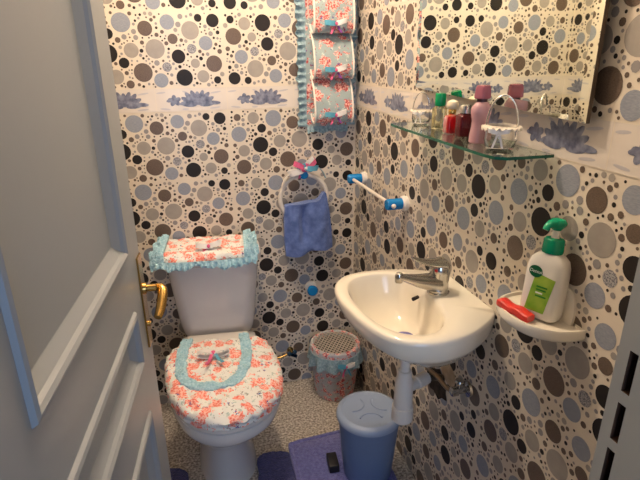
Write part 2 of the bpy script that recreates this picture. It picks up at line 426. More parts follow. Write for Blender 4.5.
# ------------------------------------------------------------------ door leaf, standing open into the room
DE, DD = Vector((-.795, -.865, 0)), Vector((-.12, -.9928, 0)).normalized()      # free edge; direction towards the hinges
DN = Vector((.9928, -.12, 0)).normalized()                                       # towards the room
def dp(u, z, d=0): return DE+DD*u+DN*d+Vector((0, 0, z))
bm = bmesh.new(); W_, H_, T_ = .70, 2.03, .04
panels = [(.115, .585, 1.065, 1.90), (.115, .585, .828, .950), (.115, .585, .20, .715)]
us = [0, .115, .585, W_]; zz = [.01, .20, .715, .828, .950, 1.065, 1.90, H_]
for i in range(3):
    for j in range(7):
        if i == 1 and j in (1, 3, 5): continue
        bm.faces.new([bm.verts.new(dp(*p)) for p in ((us[i], zz[j]), (us[i+1], zz[j]), (us[i+1], zz[j+1]), (us[i], zz[j+1]))])
for (u0, u1, z0, z1) in panels:
    prof = [(0, 0), (.003, .006), (.009, .008), (.014, .004), (.017, -.002), (.032, -.013), (.034, -.014)]
    rings = [[dp(u0+a, z0+a, d), dp(u1-a, z0+a, d), dp(u1-a, z1-a, d), dp(u0+a, z1-a, d)] for a, d in prof]
    loft(bm, rings, False, True)
A = [dp(0, .01, -T_), dp(W_, .01, -T_), dp(W_, H_, -T_), dp(0, H_, -T_)]; B = [dp(0, .01), dp(W_, .01), dp(W_, H_), dp(0, H_)]
loft(bm, [A, B], True, False)
bmesh.ops.remove_doubles(bm, verts=bm.verts, dist=1e-5)
door = tag(obj('door_1', bm, M['door'], smooth=False), kind='structure')
hd = link('door_handle', None, door)
bm = bmesh.new()
P = [dp(u, z, d) for d in (0, .004) for u, z in ((.004, .82), (.038, .82), (.038, 1.03), (.004, 1.03))]
loft(bm, [P[:4], P[4:]]); obj('handle_plate', bm, M['brass'], hd, smooth=False)['label'] = 'brass handle backplate'
bm = bmesh.new()
tube(bm, [dp(.02, .955, d) for d in (.003, .010, .011, .030)], [.013, .012, .008, .008])
pts = catmull([dp(.02, .955, .03), dp(.02, .955, .036), dp(.027, .951, .043), dp(.045, .938, .043), dp(.066, .922, .040), dp(.080, .914, .036)], 6)
tube(bm, pts, [.008+.003*math.sin(PI*i/(len(pts)-1)) for i in range(len(pts))])
obj('handle_lever', bm, M['brass'], hd)['label'] = 'curved brass lever'
bm = bmesh.new(); tube(bm, [dp(.02, .87, .003), dp(.02, .87, .009)], .006, 14); obj('keyhole_escutcheon', bm, M['brass'], hd)

# ------------------------------------------------------------------ toilet
def egg(wd, yf, yb, n=40, cx=0, p=2.0):
    """outline, front (-y) at yf, back at yb, squarer at the back"""
    yc = yb-(yb-yf)*.42; out = []
    for i in range(n):
        a = 2*PI*i/n; c, s = math.cos(a), math.sin(a)
        if s < 0: out.append((cx+wd*c, yc+(yc-yf)*s))
        else:
            e = 2/3.2; out.append((cx+wd*math.copysign(abs(c)**e, c), yc+(yb-yc)*abs(s)**e))
    return out
TL = thing('toilet', 'white ceramic toilet with floral lid and cistern covers, by the back wall', 'toilet', (-.597, -.02, 0), math.radians(-6.5))
def rrect(w_, y0, y1, r, n=6, bulge=0):
    out = []
    for cx, cy, a0 in ((w_-r, y1-r, 0), (-w_+r, y1-r, PI/2), (-w_+r, y0+r, PI), (w_-r, y0+r, 1.5*PI)):
        for k in range(n+1):
            a = a0+PI/2*k/n; x, y = cx+r*math.cos(a), cy+r*math.sin(a)
            out.append((x, y-bulge*(1-(x/w_)**2)*(1 if y < (y0+y1)/2 else 0)))
    return out
bm = bmesh.new()
loft(bm, [[(x, y, z) for x, y in rrect(w_, y0, -.004, r, bulge=.022)] for z, w_, y0, r in
          ((.375, .122, -.125, .03), (.40, .136, -.137, .045), (.44, .144, -.145, .05), (.52, .153, -.150, .05), (.62, .163, -.153, .05), (.695, .170, -.155, .05))])
obj('cistern', bm, M['toilet'], TL)
bm = bmesh.new()
loft(bm, [[(x, y, z) for x, y in rrect(w_, y0, 0, .05, bulge=.022)] for z, w_, y0 in ((.695, .171, -.157), (.700, .181, -.164), (.728, .183, -.166), (.738, .177, -.160), (.742, .15, -.145))])
obj('cistern_lid', bm, M['toilet'], TL)
LIDW = [(-.60, -.285), (-.730, -.268), (-.778, -.300), (-.806, -.36), (-.808, -.47), (-.790, -.58), (-.745, -.672), (-.672, -.726), (-.590, -.730), (-.512, -.694), (-.458, -.620), (-.438, -.53), (-.438, -.43), (-.450, -.355), (-.474, -.312)]
_c, _s = math.cos(math.radians(6.5)), math.sin(math.radians(6.5))
def to_local(x, y): x += .597; y += .02; return Vector((_c*x-_s*y, _s*x+_c*y, 0))
LIDO = resample_closed(catmull([to_local(*p) for p in LIDW], 8, closed=True), 80)
LCN = Vector((-.012, -.465, 0))
def lid_ring(f, z, dy=0, fx=None): return [Vector((LCN.x+(p.x-LCN.x)*(fx or f), LCN.y+(p.y-LCN.y)*f+dy, z)) for p in LIDO]
bm = bmesh.new()
loft(bm, [lid_ring(f, z, dy, fx) for z, fx, f, dy in ((0, .56, .66, .10), (.02, .55, .655, .10), (.10, .495, .66, .095), (.18, .49, .69, .09), (.235, .56, .76, .075), (.285, .72, .86, .05), (.325, .87, .95, .02), (.352, .945, .985, .006), (.375, .97, .985, .002), (.388, .96, .975, .002), (.392, .92, .95, .002))])
box(bm, -.15, .15, -.26, -.10, .20, .390, .03)
obj('toilet_bowl', bm, M['toilet'], TL)
bm = bmesh.new()
loft(bm, [lid_ring(f, z) for z, f in ((.392, .955), (.397, .975), (.407, .975), (.411, .955))])
box(bm, -.115, .115, -.25, -.165, .392, .418, .008)
obj('toilet_seat', bm, M['seat'], TL)
# padded floral lid cover
LC = thing('toilet_lid_cover', 'padded floral cloth cover with blue crochet band on the toilet lid', 'toilet cover', (-.597, -.02, 0), math.radians(-6.5))
def puff(p, a=.006, s=26): return a*noise.noise(Vector(p)*s)+a*.5*noise.noise(Vector(p)*s*2.3)
bm = bmesh.new(); rings = []
LIDO2 = resample_closed(catmull([to_local(*p) for p in LIDW], 8, closed=True), 150)
for f, z in ((.95, .412), (.99, .411), (1.005, .416), (.985, .422), (1.0, .427), (1.008, .434), (.995, .442), (.965, .449), (.92, .454), (.86, .456), (.79, .457), (.71, .458), (.62, .458), (.53, .458), (.43, .458), (.33, .458), (.22, .458), (.1, .458)):
    ring = []
    for i, p in enumerate(LIDO2):
        k = 1+(.010*math.sin(i*1.25)+.008*noise.noise(p*60))*max(0, (f-.82)/.18)
        q = Vector((LCN.x+(p.x-LCN.x)*f*k, LCN.y+(p.y-LCN.y)*f*k, z))
        if z > .426: q.z += .011*noise.noise(q*32)+.005*noise.noise(q*75)
        ring.append(q)
    rings.append(ring)
loft(bm, rings); obj('cover_cloth', bm, M['floral'], LC)
bm = bmesh.new()
U = catmull([(-.103, -.262, .461), (-.110, -.33, .461), (-.112, -.42, .461), (-.098, -.50, .461), (-.045, -.556, .461), (.03, -.560, .461), (.082, -.515, .461), (.104, -.43, .461), (.104, -.34, .461), (.098, -.262, .461)], 16)
rings = []
for i, p in enumerate(U):
    t = (U[min(i+1, len(U)-1)]-U[max(i-1, 0)]).normalized(); nrm = Vector((-t.y, t.x, 0)); ring = []
    for k in range(9):
        v = -1+2*k/8; q = p+nrm*(.018*v*(1+.22*noise.noise(p*110+Vector((0, 0, k*.6)))))
        q.z = .459+.008*math.sqrt(max(0, 1-v*v*.8))+.011*noise.noise(Vector((q.x, q.y, .458))*32)+.006*noise.noise(q*150); ring.append(q)
    ring += [Vector((q.x, q.y, .449)) for q in (ring[-1], ring[0])]
    rings.append(ring)
loft(bm, rings); obj('crochet_band', bm, M['crochet'], LC)['label'] = 'pale blue crochet band'
bow('ribbon_bow', [M['ribw'], M['ribw'], M['ribp'], M['ribb']], LC, (-.005, -.405, .472), .052, (1, .1, 0), (-.1, 1, 0), (0, 0, 1))
# cistern lid cover
CC = thing('cistern_cover', 'floral cloth runner edged in blue crochet on top of the toilet cistern', 'cistern cover', (-.618, -.02, 0), math.radians(-6.5))
def cistern_top(x, yy):
    """drape from the wall edge (yy = 0) to the front hem (yy = 1)"""
    d = yy*.222; y = -.010-min(d, .158); z = .747
    if d > .158: e = d-.158; y -= .018*min(1, e/.02); z -= max(0, e-.010)
    return Vector((x, y-.024*(1-(x/.2)**2)*yy, z))
bm = bmesh.new(); nx, ny = 70, 20; top = []
for i in range(nx+1):
    row = []
    for j in range(ny+1):
        x = -.168+.336*i/nx; q = cistern_top(x, j/ny*.86)
        cr = noise.noise(Vector((q.x*9, q.y*45, 1.3)))
        q.z += .010+.012*cr+.004*noise.noise(q*60); q.y -= .004*noise.noise(q*31); row.append(q)
    top.append(row+[Vector((q.x, q.y+.003, q.z-.006)) for q in row[::-1]])
loft(bm, top); obj('cover_cloth', bm, M['floral'], CC)
bm = bmesh.new()
hem = [cistern_top(-.172+.344*i/150, .84) for i in range(151)]
for lift, ph in ((.010, 0), (.003, 4)):
    frill(bm, [p+Vector((0, -.008, lift)) for p in hem], Vector((0, -.35, -.85)), Vector((0, -1, .3)), .020, .008, 260+ph*15, rows=5, th=.004, jitter=.9)
for sg in (-1, 1):
    for k, (dx, wd) in enumerate(((0, .034), (-.010, .030), (-.018, .026))):
        side = [cistern_top(sg*(.158+dx), j/70*.92)+Vector((0, -.004, .010+.007*k)) for j in range(71)]
        frill(bm, side, Vector((sg*.88, -.1, -.30+.15*k)), Vector((0, .3, 1)), wd, .011, 330+60*k, th=.004, jitter=.9)
obj('crochet_edging', bm, M['crochet'], CC)['label'] = 'pale blue crochet edging'
bow('ribbon_bow', [M['ribw'], M['ribw'], M['ribp'], M['ribw']], CC, (.015, -.155, .772), .045, (1, 0, .1), (0, .5, 1), (0, -1, .4), tails=.45)

# ------------------------------------------------------------------ washbasin
WB = thing('washbasin', 'small cream wall-hung washbasin with chrome mixer tap', 'washbasin', (0, -.885, 0))
Y0 = .885
OUT = [(0, -.770), (-.045, -.735), (-.115, -.703), (-.193, -.690), (-.245, -.690), (-.292, -.706), (-.325, -.752), (-.336, -.825), (-.328, -.925), (-.306, -1.010), (-.268, -1.066), (-.197, -1.092), (-.113, -1.080), (-.045, -1.045), (0, -1.010)]
INN = [(-.112, -.800), (-.125, -.752), (-.160, -.724), (-.205, -.717), (-.250, -.724), (-.284, -.755), (-.304, -.825), (-.300, -.925), (-.282, -.990), (-.250, -1.034), (-.205, -1.050), (-.160, -1.035), (-.125, -.985), (-.108, -.920), (-.104, -.860)]
oc = catmull([Vector((x, y+Y0, 0)) for x, y in OUT], 6)
ic = catmull([Vector((x, y+Y0, 0)) for x, y in INN], 6, closed=True)
def resample(P, n, closed):
    Q = P+([P[0]] if closed else []); L_ = [0]
    for a, b in zip(Q, Q[1:]): L_.append(L_[-1]+(b-a).length)
    out = []
    for i in range(n):
        t = L_[-1]*i/(n if closed else n-1); k = 0
        while k < len(L_)-2 and L_[k+1] < t: k += 1
        f = (t-L_[k])/max(1e-9, L_[k+1]-L_[k]); out.append(Q[k].lerp(Q[k+1], f))
    return out
N = 72
oc2 = resample(oc, 60, False)+[Vector((0, (1.010-.770)*(-1+0)+(.885-.770)+(.24)*k/13, 0)) for k in range(1, 13)]
oc2 = resample(oc, 60, False); yA, yB = oc2[-1].y, oc2[0].y
oc2 += [Vector((0, yA+(yB-yA)*k/13, 0)) for k in range(1, 13)]
ccen = Vector((-.16, .0, 0))
def ang(p, c): return math.atan2(p.y-c.y, p.x-c.x)
# match inner ring points to outer ring by angle
icd = resample(ic, 400, True)
def inner_at(a):
    best = min(icd, key=lambda q: abs((ang(q, ccen)-a+PI) % (2*PI)-PI)); return best
inn = [inner_at(ang(p, ccen)) for p in oc2]
drain = Vector((-.172, .005, 0))
def sc_pt(p, c, f, z): return Vector((c.x+(p.x-c.x)*f, c.y+(p.y-c.y)*f, z))
def outer(f, z, cx=-.02): return [Vector((min(0, cx+(p.x-cx)*f), p.y*f, z)) for p in oc2]
rings = []
# underside from the bottom up
for f, z in ((.16, .668), (.28, .672), (.42, .684), (.56, .703), (.70, .730), (.83, .757), (.92, .773), (.962, .785), (.985, .805), (1.0, .824)):
    rings.append(outer(f, z, -.06 if f < .9 else -.02))
rings.append(outer(.995, .833)); rings.append(outer(.975, .838))
for f, z in ((1.10, .8372), (1.03, .8345), (.985, .826), (.95, .812), (.90, .79), (.82, .765), (.70, .743), (.54, .729), (.36, .722), (.2, .719), (.10, .718)):
    k = max(0, min(1, (1-f)/.9))
    c = ccen.lerp(drain, k)
    if f > 1: rings.append([inn_p.lerp(o_p, f-1) + Vector((0, 0, z)) for inn_p, o_p in zip(inn, oc2)])
    else: rings.append([sc_pt(p, c, f, z) for p in inn])
bm = bmesh.new(); loft(bm, rings)
obj('basin', bm, M['white'], WB, angle=70)
bm = bmesh.new(); lathe(bm, [(.020, .7185), (.025, .722), (.025, .726), (.018, .729), (.004, .730)], (drain.x, drain.y, 0), 24); obj('drain_plug', bm, M['purple'], WB)['label'] = 'violet rubber plug over the drain'
bm = bmesh.new(); tube(bm, [(-.134, .045, .809), (-.116, .052, .810)], [.0052, .0048], 14); obj('overflow_hole', bm, M['dark'], WB)
# mixer tap
TP = link('mixer_tap', None, WB); TP.location = (-.078, .016, .836)
bm = bmesh.new()
lathe(bm, [(.029, 0), (.029, .004), (.0255, .007), (.0245, .03), (.0255, .048), (.0265, .056)], seg=28)
rings = []
for t in [i/12 for i in range(13)]:     # spout swelling out of the body
    x = -.004-.112*t; z = .028+.032*t-.004*math.sin(PI*t); hh = .019*(1-t)**1.1+.0085; ww = .019*(1-t)+.0115
    rings.append([(x, ww*math.cos(a), z+hh*math.sin(a)) for a in [2*PI*k/20 for k in range(20)]])
loft(bm, rings)
lathe(bm, [(.0095, .044), (.0105, .048), (.0110, .060), (.0085, .068), (.003, .071)], (-.113, 0, 0), 20)
obj('tap_body', bm, M['chrome'], TP)
bm = bmesh.new()
lathe(bm, [(.0265, .056), (.028, .062), (.027, .076), (.021, .088), (.012, .094), (.003, .096)], seg=28)
rings = []
for t in [i/10 for i in range(11)]:
    x = .008-.088*t; z = .082+.024*t-.006*math.sin(PI*t); hh = .010*(1-t)+.0035; ww = .021*(1-t)+.008
    rings.append([(x, ww*math.cos(a), z+hh*math.sin(a)) for a in [2*PI*k/16 for k in range(16)]])
loft(bm, rings)
obj('tap_lever', bm, M['chrome'], TP)
bm = bmesh.new(); sphere(bm, (-.018, -.016, .070), .0055, 10); obj('temperature_dot', bm, M['red'], TP)['label'] = 'small red temperature dot'
# bottle trap
TR = link('bottle_trap', None, WB); TR.location = (-.163, .010, .033)
bm = bmesh.new(); lathe(bm, [(.020, .665), (.020, .638), (.0135, .634), (.0135, .56)], seg=24); obj('tail_pipe', bm, M['pvc'], TR)
bm = bmesh.new()
lathe(bm, [(.0135, .585), (.019, .583), (.0205, .560), (.0245, .553), (.0265, .470), (.0295, .468), (.0300, .440), (.0300, .426), (.024, .419), (.006, .417)], seg=28)
tube(bm, [(0, 0, .520), (.045, .018, .520), (.048, .019, .520), (.085, .034, .520)], [.0155, .0155, .019, .019], 16)
obj('trap_body', bm, M['pvc'], TR)
bm = bmesh.new(); tube(bm, [(.080, .032, .520), (.12, .05, .505), (.161, .072, .475)], .0115, 14)
obj('drain_hose', bm, mat('old_brown_hose', (.06, .04, .025), .6), TR)['label'] = 'dark brown drain hose into the wall'
# water valve on the right wall with its flexible hose
AV = thing('angle_valve', 'small chrome water valve with flexible hose under the washbasin', 'valve', (0, -.936, .566))
bm = bmesh.new(); lathe(bm, [(.024, -.002), (.022, -.008), (.010, -.012), (.010, -.034), (.013, -.036), (.013, -.052), (.009, -.055)], axis='X', seg=20)
obj('valve_body', bm, M['chrome'], AV)
bm = bmesh.new(); tube(bm, [(-.03, 0, .008), (-.03, 0, .026), (-.03, 0, .028), (-.03, 0, .034)], [.005, .005, .013, .011], 14); obj('valve_knob', bm, M['chrome'], AV)
bm = bmesh.new()
hp = catmull([(-.045, .004, -.004), (-.048, .035, -.010), (-.052, .075, -.004), (-.066, .108, .006), (-.088, .112, .040), (-.092, .085, .078), (-.085, .062, .11)], 10)
tube(bm, hp, [.0062+.0006*(i % 2) for i in range(len(hp))], 10); obj('flexible_hose', bm, mat('braided_hose', (.34, .24, .15), .35, .7), AV)

# ------------------------------------------------------------------ bin
BN = thing('waste_bin', 'round blue plastic waste bin with paler lid under the washbasin', 'bin', (-.160, -.622, 0))
bm = bmesh.new(); lathe(bm, [(.080, 0), (.084, .006), (.093, .10), (.100, .19), (.103, .230), (.105, .232), (.105, .240)], seg=48); obj('bin_bucket', bm, M['bin'], BN)
bm = bmesh.new()
lathe(bm, [(.105, .238), (.110, .239), (.111, .245), (.109, .254), (.102, .260), (.090, .263), (.087, .261), (.05, .262), (.02, .263), (.003, .263)], seg=56)
for k in range(3):      # raised curved ridges on the lid
    a0 = PI*.1+k*2*PI/3
    arc = [(.062*math.cos(a0)+.040*math.cos(a0+PI+b), .062*math.sin(a0)+.040*math.sin(a0+PI+b), .263) for b in [-1.15+2.3*i/16 for i in range(17)]]
    tube(bm, arc, .0032, 8)
obj('bin_lid', bm, M['binlid'], BN)

# ------------------------------------------------------------------ cloth covered waste basket in the corner
BK = thing('waste_basket', 'floral cloth covered waste basket with lattice top in the back corner', 'waste basket', (-.122, -.120, 0))
bm = bmesh.new(); rings = []
for r, z in ((.076, .0), (.084, .004), (.090, .04), (.097, .11), (.104, .18), (.108, .215), (.109, .238), (.106, .250), (.098, .254), (.092, .252), (.090, .244)):
    rings.append([Vector(((r*(1+.012*math.sin(a*17)+.03*noise.noise(Vector((math.cos(a)*3, math.sin(a)*3, z*20)))))*math.cos(a), r*(1+.012*math.sin(a*17))*math.sin(a), z)) for a in [2*PI*k/72 for k in range(72)]])
loft(bm, rings, True, False); obj('cloth_cover', bm, M['floral3'], BK)
bm = bmesh.new(); ringp = [Vector((.109*math.cos(a), .109*math.sin(a), .228)) for a in [2*PI*k/200 for k in range(201)]]
frill(bm, ringp, [Vector((p.x*.9, p.y*.9, -.98)) for p in ringp], [Vector((p.x, p.y, 0)).normalized() for p in ringp], 0.06, .007, 110, th=.0022)
obj('cloth_frill', bm, M['bluegrey'], BK)['label'] = 'blue grey gathered frill'
bm = bmesh.new()
for k in range(-6, 7):
    for sg in (-1, 1):
        d = k*.0145; h = math.sqrt(max(0, .092**2-d*d))
        if h > .01:
            A = Matrix.Rotation(sg*.62, 3, 'Z'); p, q = A@Vector((d, -h, 0)), A@Vector((d, h, 0))
            tube(bm, [p+Vector((0, 0, 0.246+.001*sg)), q+Vector((0, 0, .246+.001*sg))], .0026, 6)
obj('lattice_lid', bm, M['mesh'], BK)
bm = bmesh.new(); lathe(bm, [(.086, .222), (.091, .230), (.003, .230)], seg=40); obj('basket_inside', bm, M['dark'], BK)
bow('ribbon_bow', [M['ribb'], M['ribw'], M['ribp'], M['ribb']], BK, (.012, -.118, .200), .036, (1, 0, 0), (0, .1, 1), (0, -1, .2))

# ------------------------------------------------------------------ rugs
def rug(name, outline, mt, thick, label, seams=()):
    bm = bmesh.new(); pts = catmull([Vector((x, y, 0)) for x, y in outline], 6, closed=True)
    c = sum(pts, Vector())/len(pts); rings = []
    for f, z in ((.985, .0), (1.0, .004), (1.0, thick*.7), (.985, thick), (.93, thick*1.02), (.91, thick*.8), (.89, thick*1.02), (.6, thick*1.03), (.3, thick), (.02, thick)):
        rings.append([Vector((c.x+(p.x-c.x)*f, c.y+(p.y-c.y)*f, z+(.002*noise.noise(p*40) if z > .004 else 0))) for p in pts])
    loft(bm, rings); return tag(obj(name, bm, mt), label, 'bath mat')
# contour mat cut out around the pedestal
def contour_mat():
    bm = bmesh.new(); th = .016; cx = -.655
    outer_ = []
    def P(x, y): return (x, y)
    O = [P(-.94, -.40), P(-.96, -.46), P(-.96, -.78), P(-.92, -.86), P(-.46, -.90), P(-.385, -.86), P(-.365, -.55), P(-.40, -.45), P(-.45, -.425), P(-.515, -.425), P(-.530, -.45),
         P(-.532, -.54), P(-.56, -.615), P(-.62, -.655), P(-.70, -.645), P(-.755, -.60), P(-.775, -.53), P(-.775, -.44), P(-.79, -.415), P(-.86, -.395)]
    n = len(O); pts = []
    for i in range(n):
        a, b, c_ = Vector((*O[i-1], 0)), Vector((*O[i], 0)), Vector((*O[(i+1) % n], 0))
        pts += [b.lerp(a, .22), b.lerp(a, .06).lerp(b.lerp(c_, .06), .5), b.lerp(c_, .22)]
    lo = [bm.verts.new((p.x, p.y, .001)) for p in pts]; hi = [bm.verts.new((p.x, p.y, th)) for p in pts]
    for i in range(len(pts)):
        j = (i+1) % len(pts); bm.faces.new((lo[i], lo[j], hi[j], hi[i]))
    f = bm.faces.new(hi); g = bm.faces.new(lo[::-1])
    bmesh.ops.bevel(bm, geom=list(f.edges), offset=.006, segments=2, affect='EDGES')
    bmesh.ops.triangulate(bm, faces=[q for q in bm.faces if len(q.verts) > 4])
    return obj('pedestal_mat', bm, M['rugd'])
tag(contour_mat(), 'dark blue contour mat around the foot of the toilet', 'bath mat')
rug('bath_mat', [(-.405, -.432), (-.378, -.408), (-.28, -.402), (-.16, -.398), (-.085, -.40), (-.068, -.42), (-.07, -.60), (-.08, -.78), (-.10, -.80), (-.30, -.80), (-.385, -.79), (-.40, -.76), (-.41, -.6)], M['rug'], .0135, 'lighter blue rectangular bath mat under the round bin')
bpy.data.objects['bath_mat'].location.z = .0162
bpy.data.objects['waste_bin'].location.z = .0302
bm = bmesh.new(); box(bm, -.018, .018, -.0155, .0155, 0, .068, .003); box(bm, -.015, .015, -.0150, -.0138, .006, .044, .0005)
o = obj('black_box', bm, M['black']); o.location = (-.276, -.605, .0460); o.rotation_euler = (math.radians(-90), 0, math.radians(-6))
tag(o, 'tiny black plastic box lying on the lighter mat against the bin', 'box')

# ------------------------------------------------------------------ towel ring and towel, back wall
RG = thing('towel_ring', 'white towel ring with blue holder on the back wall', 'towel ring', (-.228, 0, .885))
bm = bmesh.new(); tube(bm, [(.096*math.cos(a), -0.038, .094*math.sin(a)) for a in [2*PI*k/64 for k in range(64)]], .0088, 12, closed=True); obj('ring', bm, M['ivory'], RG)
bm = bmesh.new(); lathe(bm, [(.024, 0), (.024, -.012), (.018, -.016), (.018, -.050), (.015, -.054), (.004, -.055)], (0, 0, .096), axis='Y', seg=24); obj('holder', bm, M['bluep'], RG)['label'] = 'glossy blue holder'
RB = thing('ribbon_bow', 'pink and white ribbon bow tied on top of the towel ring', 'bow', (-.228, -.045, 1.006))
bow('bow_front', [M['ribp'], M['ribb'], M['ribw'], M['ribw']], RB, (.004, -.008, .002), .048, (1, 0, -.25), (.25, 0, 1), (0, -1, 0), .5)
bow('bow_behind', [M['ribw'], M['ribp'], M['ribp'], M['ribb']], RB, (-.004, -.001, -.004), .058, (1, 0, .45), (-.45, 0, 1), (0, -1, 0), .4)
bow('bow_above', [M['ribb'], M['ribw'], M['ribp'], M['ribw']], RB, (.008, -.010, .016), .036, (1, 0, .6), (-.6, 0, 1), (0, -1, .2), .4)
bm = bmesh.new()
ribbon(bm, catmull([(-.01, -.004, 0), (-.045, -.008, -.006), (-.075, -.006, -.035), (-.09, -.004, -.065)], 6), (0, -1, .2), .020, 0); ribbon(bm, catmull([(.01, -.004, 0), (.04, -.008, .006), (.07, -.006, -.01), (.088, -.004, -.045)], 6), (0, -1, .2), .014, 1)
obj('ribbon_tails', bm, [M['lining'], M['bluegrey']], RB)
# hand towel: a loop gathered through the ring
bm = bmesh.new(); nu, nv = 46, 26; rings = []
for j in range(nv+1):
    t = j/nv; ring = []
    z = -.014-.212*t
    wl = .084+.014*t+.006*math.sin(3*t); ctr = .004+.012*t
    for side in (0, 1):
        for i in range(nu+1):
            s = i/nu if side == 0 else 1-i/nu
            x = ctr+(s*2-1)*wl
            fold = .008*math.sin(s*13+1)*(.35+.65*t)+.026*math.exp(-((s-.40)/.09)**2)*math.sin(PI*min(1, t*1.15))+.006*noise.noise(Vector((s*6, t*5, 2)))
            y = -.046-(.016+.013*math.sin(PI*s))*(1 if side == 0 else -.55)+fold*(1 if side == 0 else .4)
            dz = .006*(s-.5)*(1-t)*2+.030*math.exp(-((s-.95)/.10)**2)*(1-t) - .006*math.sin(s*9)*t - .010*math.cos(s*PI)*t
            ring.append(Vector((x, y, z+dz)))
    rings.append(ring)
loft(bm, rings)
TW = obj('hand_towel', bm, M['towel'], angle=80); TW.location = (-.228, 0, .885)
tag(TW, 'small blue terry towel hanging from the white ring', 'towel')

# ------------------------------------------------------------------ towel bar on the right wall
TB = thing('towel_bar', 'white towel bar between two blue pegs on the right wall', 'towel bar', (0, -.25, .968))
for yy in (.128, -.245):
    bm = bmesh.new(); lathe(bm, [(.0235, 0), (.0245, -.004), (.0245, -.014), (.021, -.018)], (0, yy, 0), axis='X', seg=28); obj('wall_disc', bm, M['wplast'], TB)['label'] = 'white wall disc of the bar'
    bm = bmesh.new(); lathe(bm, [(.018, -.017), (.018, -.026), (.0185, -.064), (.016, -.070), (.003, -.0705)], (0, yy, 0), axis='X', seg=28)
    pg = obj('peg', bm, M['bluep'], TB); pg['label'] = 'glossy blue peg'
bm = bmesh.new(); tube(bm, [(-.054, .140, 0), (-.054, -.2665, 0)], .0062, 14); sphere(bm, (-.054, -.2675, 0), .0075, 12); obj('bar', bm, M['ivory'], TB)
# hook and cistern valve on the back wall
HK = thing('wall_hook', 'round blue wall hook with white base below the towel', 'hook', (-.197, 0, .474))
bm = bmesh.new(); lathe(bm, [(.026, 0), (.025, -.010), (.019, -.014)], axis='Y', seg=24); obj('hook_base', bm, M['wplast'], HK)['label'] = 'white round base'
bm = bmesh.new(); lathe(bm, [(.015, -.012), (.0155, -.026), (.022, -.030), (.0235, -.038), (.019, -.046), (.004, -.048)], (0, 0, -.006), axis='Y', seg=24); obj('hook_knob', bm, M['bluep'], HK)
CV = thing('cistern_valve', 'small dark teal water valve low on the back wall beside the toilet', 'valve', (-.297, 0, .172))
bm = bmesh.new(); lathe(bm, [(.014, 0), (.014, -.006), (.009, -.008), (.009, -.040)], axis='Y', seg=18); tube(bm, [(-.01, -.030, 0), (-.045, -.032, -.012), (-.10, -.034, -.016), (-.17, -.036, -.010)], [.006, .005, .005, .005], 10); obj('valve_pipe', bm, M['brass'], CV)
bm = bmesh.new()
for a in (.3, .3+PI/2): box(bm, -.024, .024, -.052, -.040, -.007, .007, .003)
bmesh.ops.rotate(bm, verts=bm.verts[:], cent=(0, 0, 0), matrix=Matrix.Rotation(.5, 3, 'Y')); sphere(bm, (.012, -.047, .012), .010, 10); sphere(bm, (-.014, -.047, .008), .010, 10)
obj('valve_knob', bm, M['navy'], CV)

# ------------------------------------------------------------------ hanging fabric organiser in the corner
OG = thing('toilet_roll_holder', 'hanging floral cloth roll holder with blue frills in the corner', 'roll holder', (-.116, 0, 1.148))
bm = bmesh.new(); n = 40; R2 = []
for i in range(n+1):
    z = .008+.60*i/n; row = [Vector((-.086+.168*k/20, -.010-.004*noise.noise(Vector((k*.3, 0, z*9))), z)) for k in range(21)]
    R2.append(row+[Vector((p.x, -.003, p.z)) for p in row[::-1]])
loft(bm, R2); obj('back_panel', bm, M['floral2'], OG)
bm = bmesh.new()
for sg, x0 in ((-1, -.086), (1, .078)):
    path = [Vector((x0, -.008, .012+.596*k/150)) for k in range(151)]
    frill(bm, path, Vector((sg, -.10, 0)), Vector((0, -1, 0)), .034 if sg < 0 else .030, .010, 240)
path = [Vector((-.086+.166*k/50, -.010, .012)) for k in range(51)]
frill(bm, path, Vector((0, -.15, -1)), Vector((0, -1, 0)), .024, .007, 330)
obj('edge_frill', bm, M['bluegrey'], OG)['label'] = 'blue grey gathered frill'
for bi, (zt, zb) in enumerate(((.530, .345), (.352, .190), (.196, .030))):
    prof = catmull([(0, -.014, zt), (0, -.034, zt-.015), (0, -.058, zt-.05), (0, -.074, zt-.10), (0, -.076, zb+.022), (0, -.058, zb), (0, -.030, zb+.010), (0, -.013, zb+.03)], 6)
    bm = bmesh.new(); rings = []
    for p in prof:
        row = [Vector((-.068+.144*k/16, p.y-.003*math.sin(PI*k/16)-.003*noise.noise(Vector((k*.4, bi*5, p.z*30))), p.z)) for k in range(17)]
        t = .003
        rings.append(row+[Vector((q.x, q.y+t, q.z+t*.6)) for q in row[::-1]])
    loft(bm, rings); bd = obj('roll_pocket', bm, M['floral2'], OG)
    for x in (-.070, .078):
        bm = bmesh.new(); tube(bm, [(x, p.y-.001, p.z) for p in prof], .0036, 8); obj('pocket_piping', bm, M['lining'], bd)['label'] = 'white cotton edging'
    bow('ribbon_bow', [M['ribb'], M['ribw'], M['ribp'], M['ribv']], bd, (.006, -.084, zb+.030), .040, (1, 0, .1), (0, 0, 1), (0, -1, 0), .8)

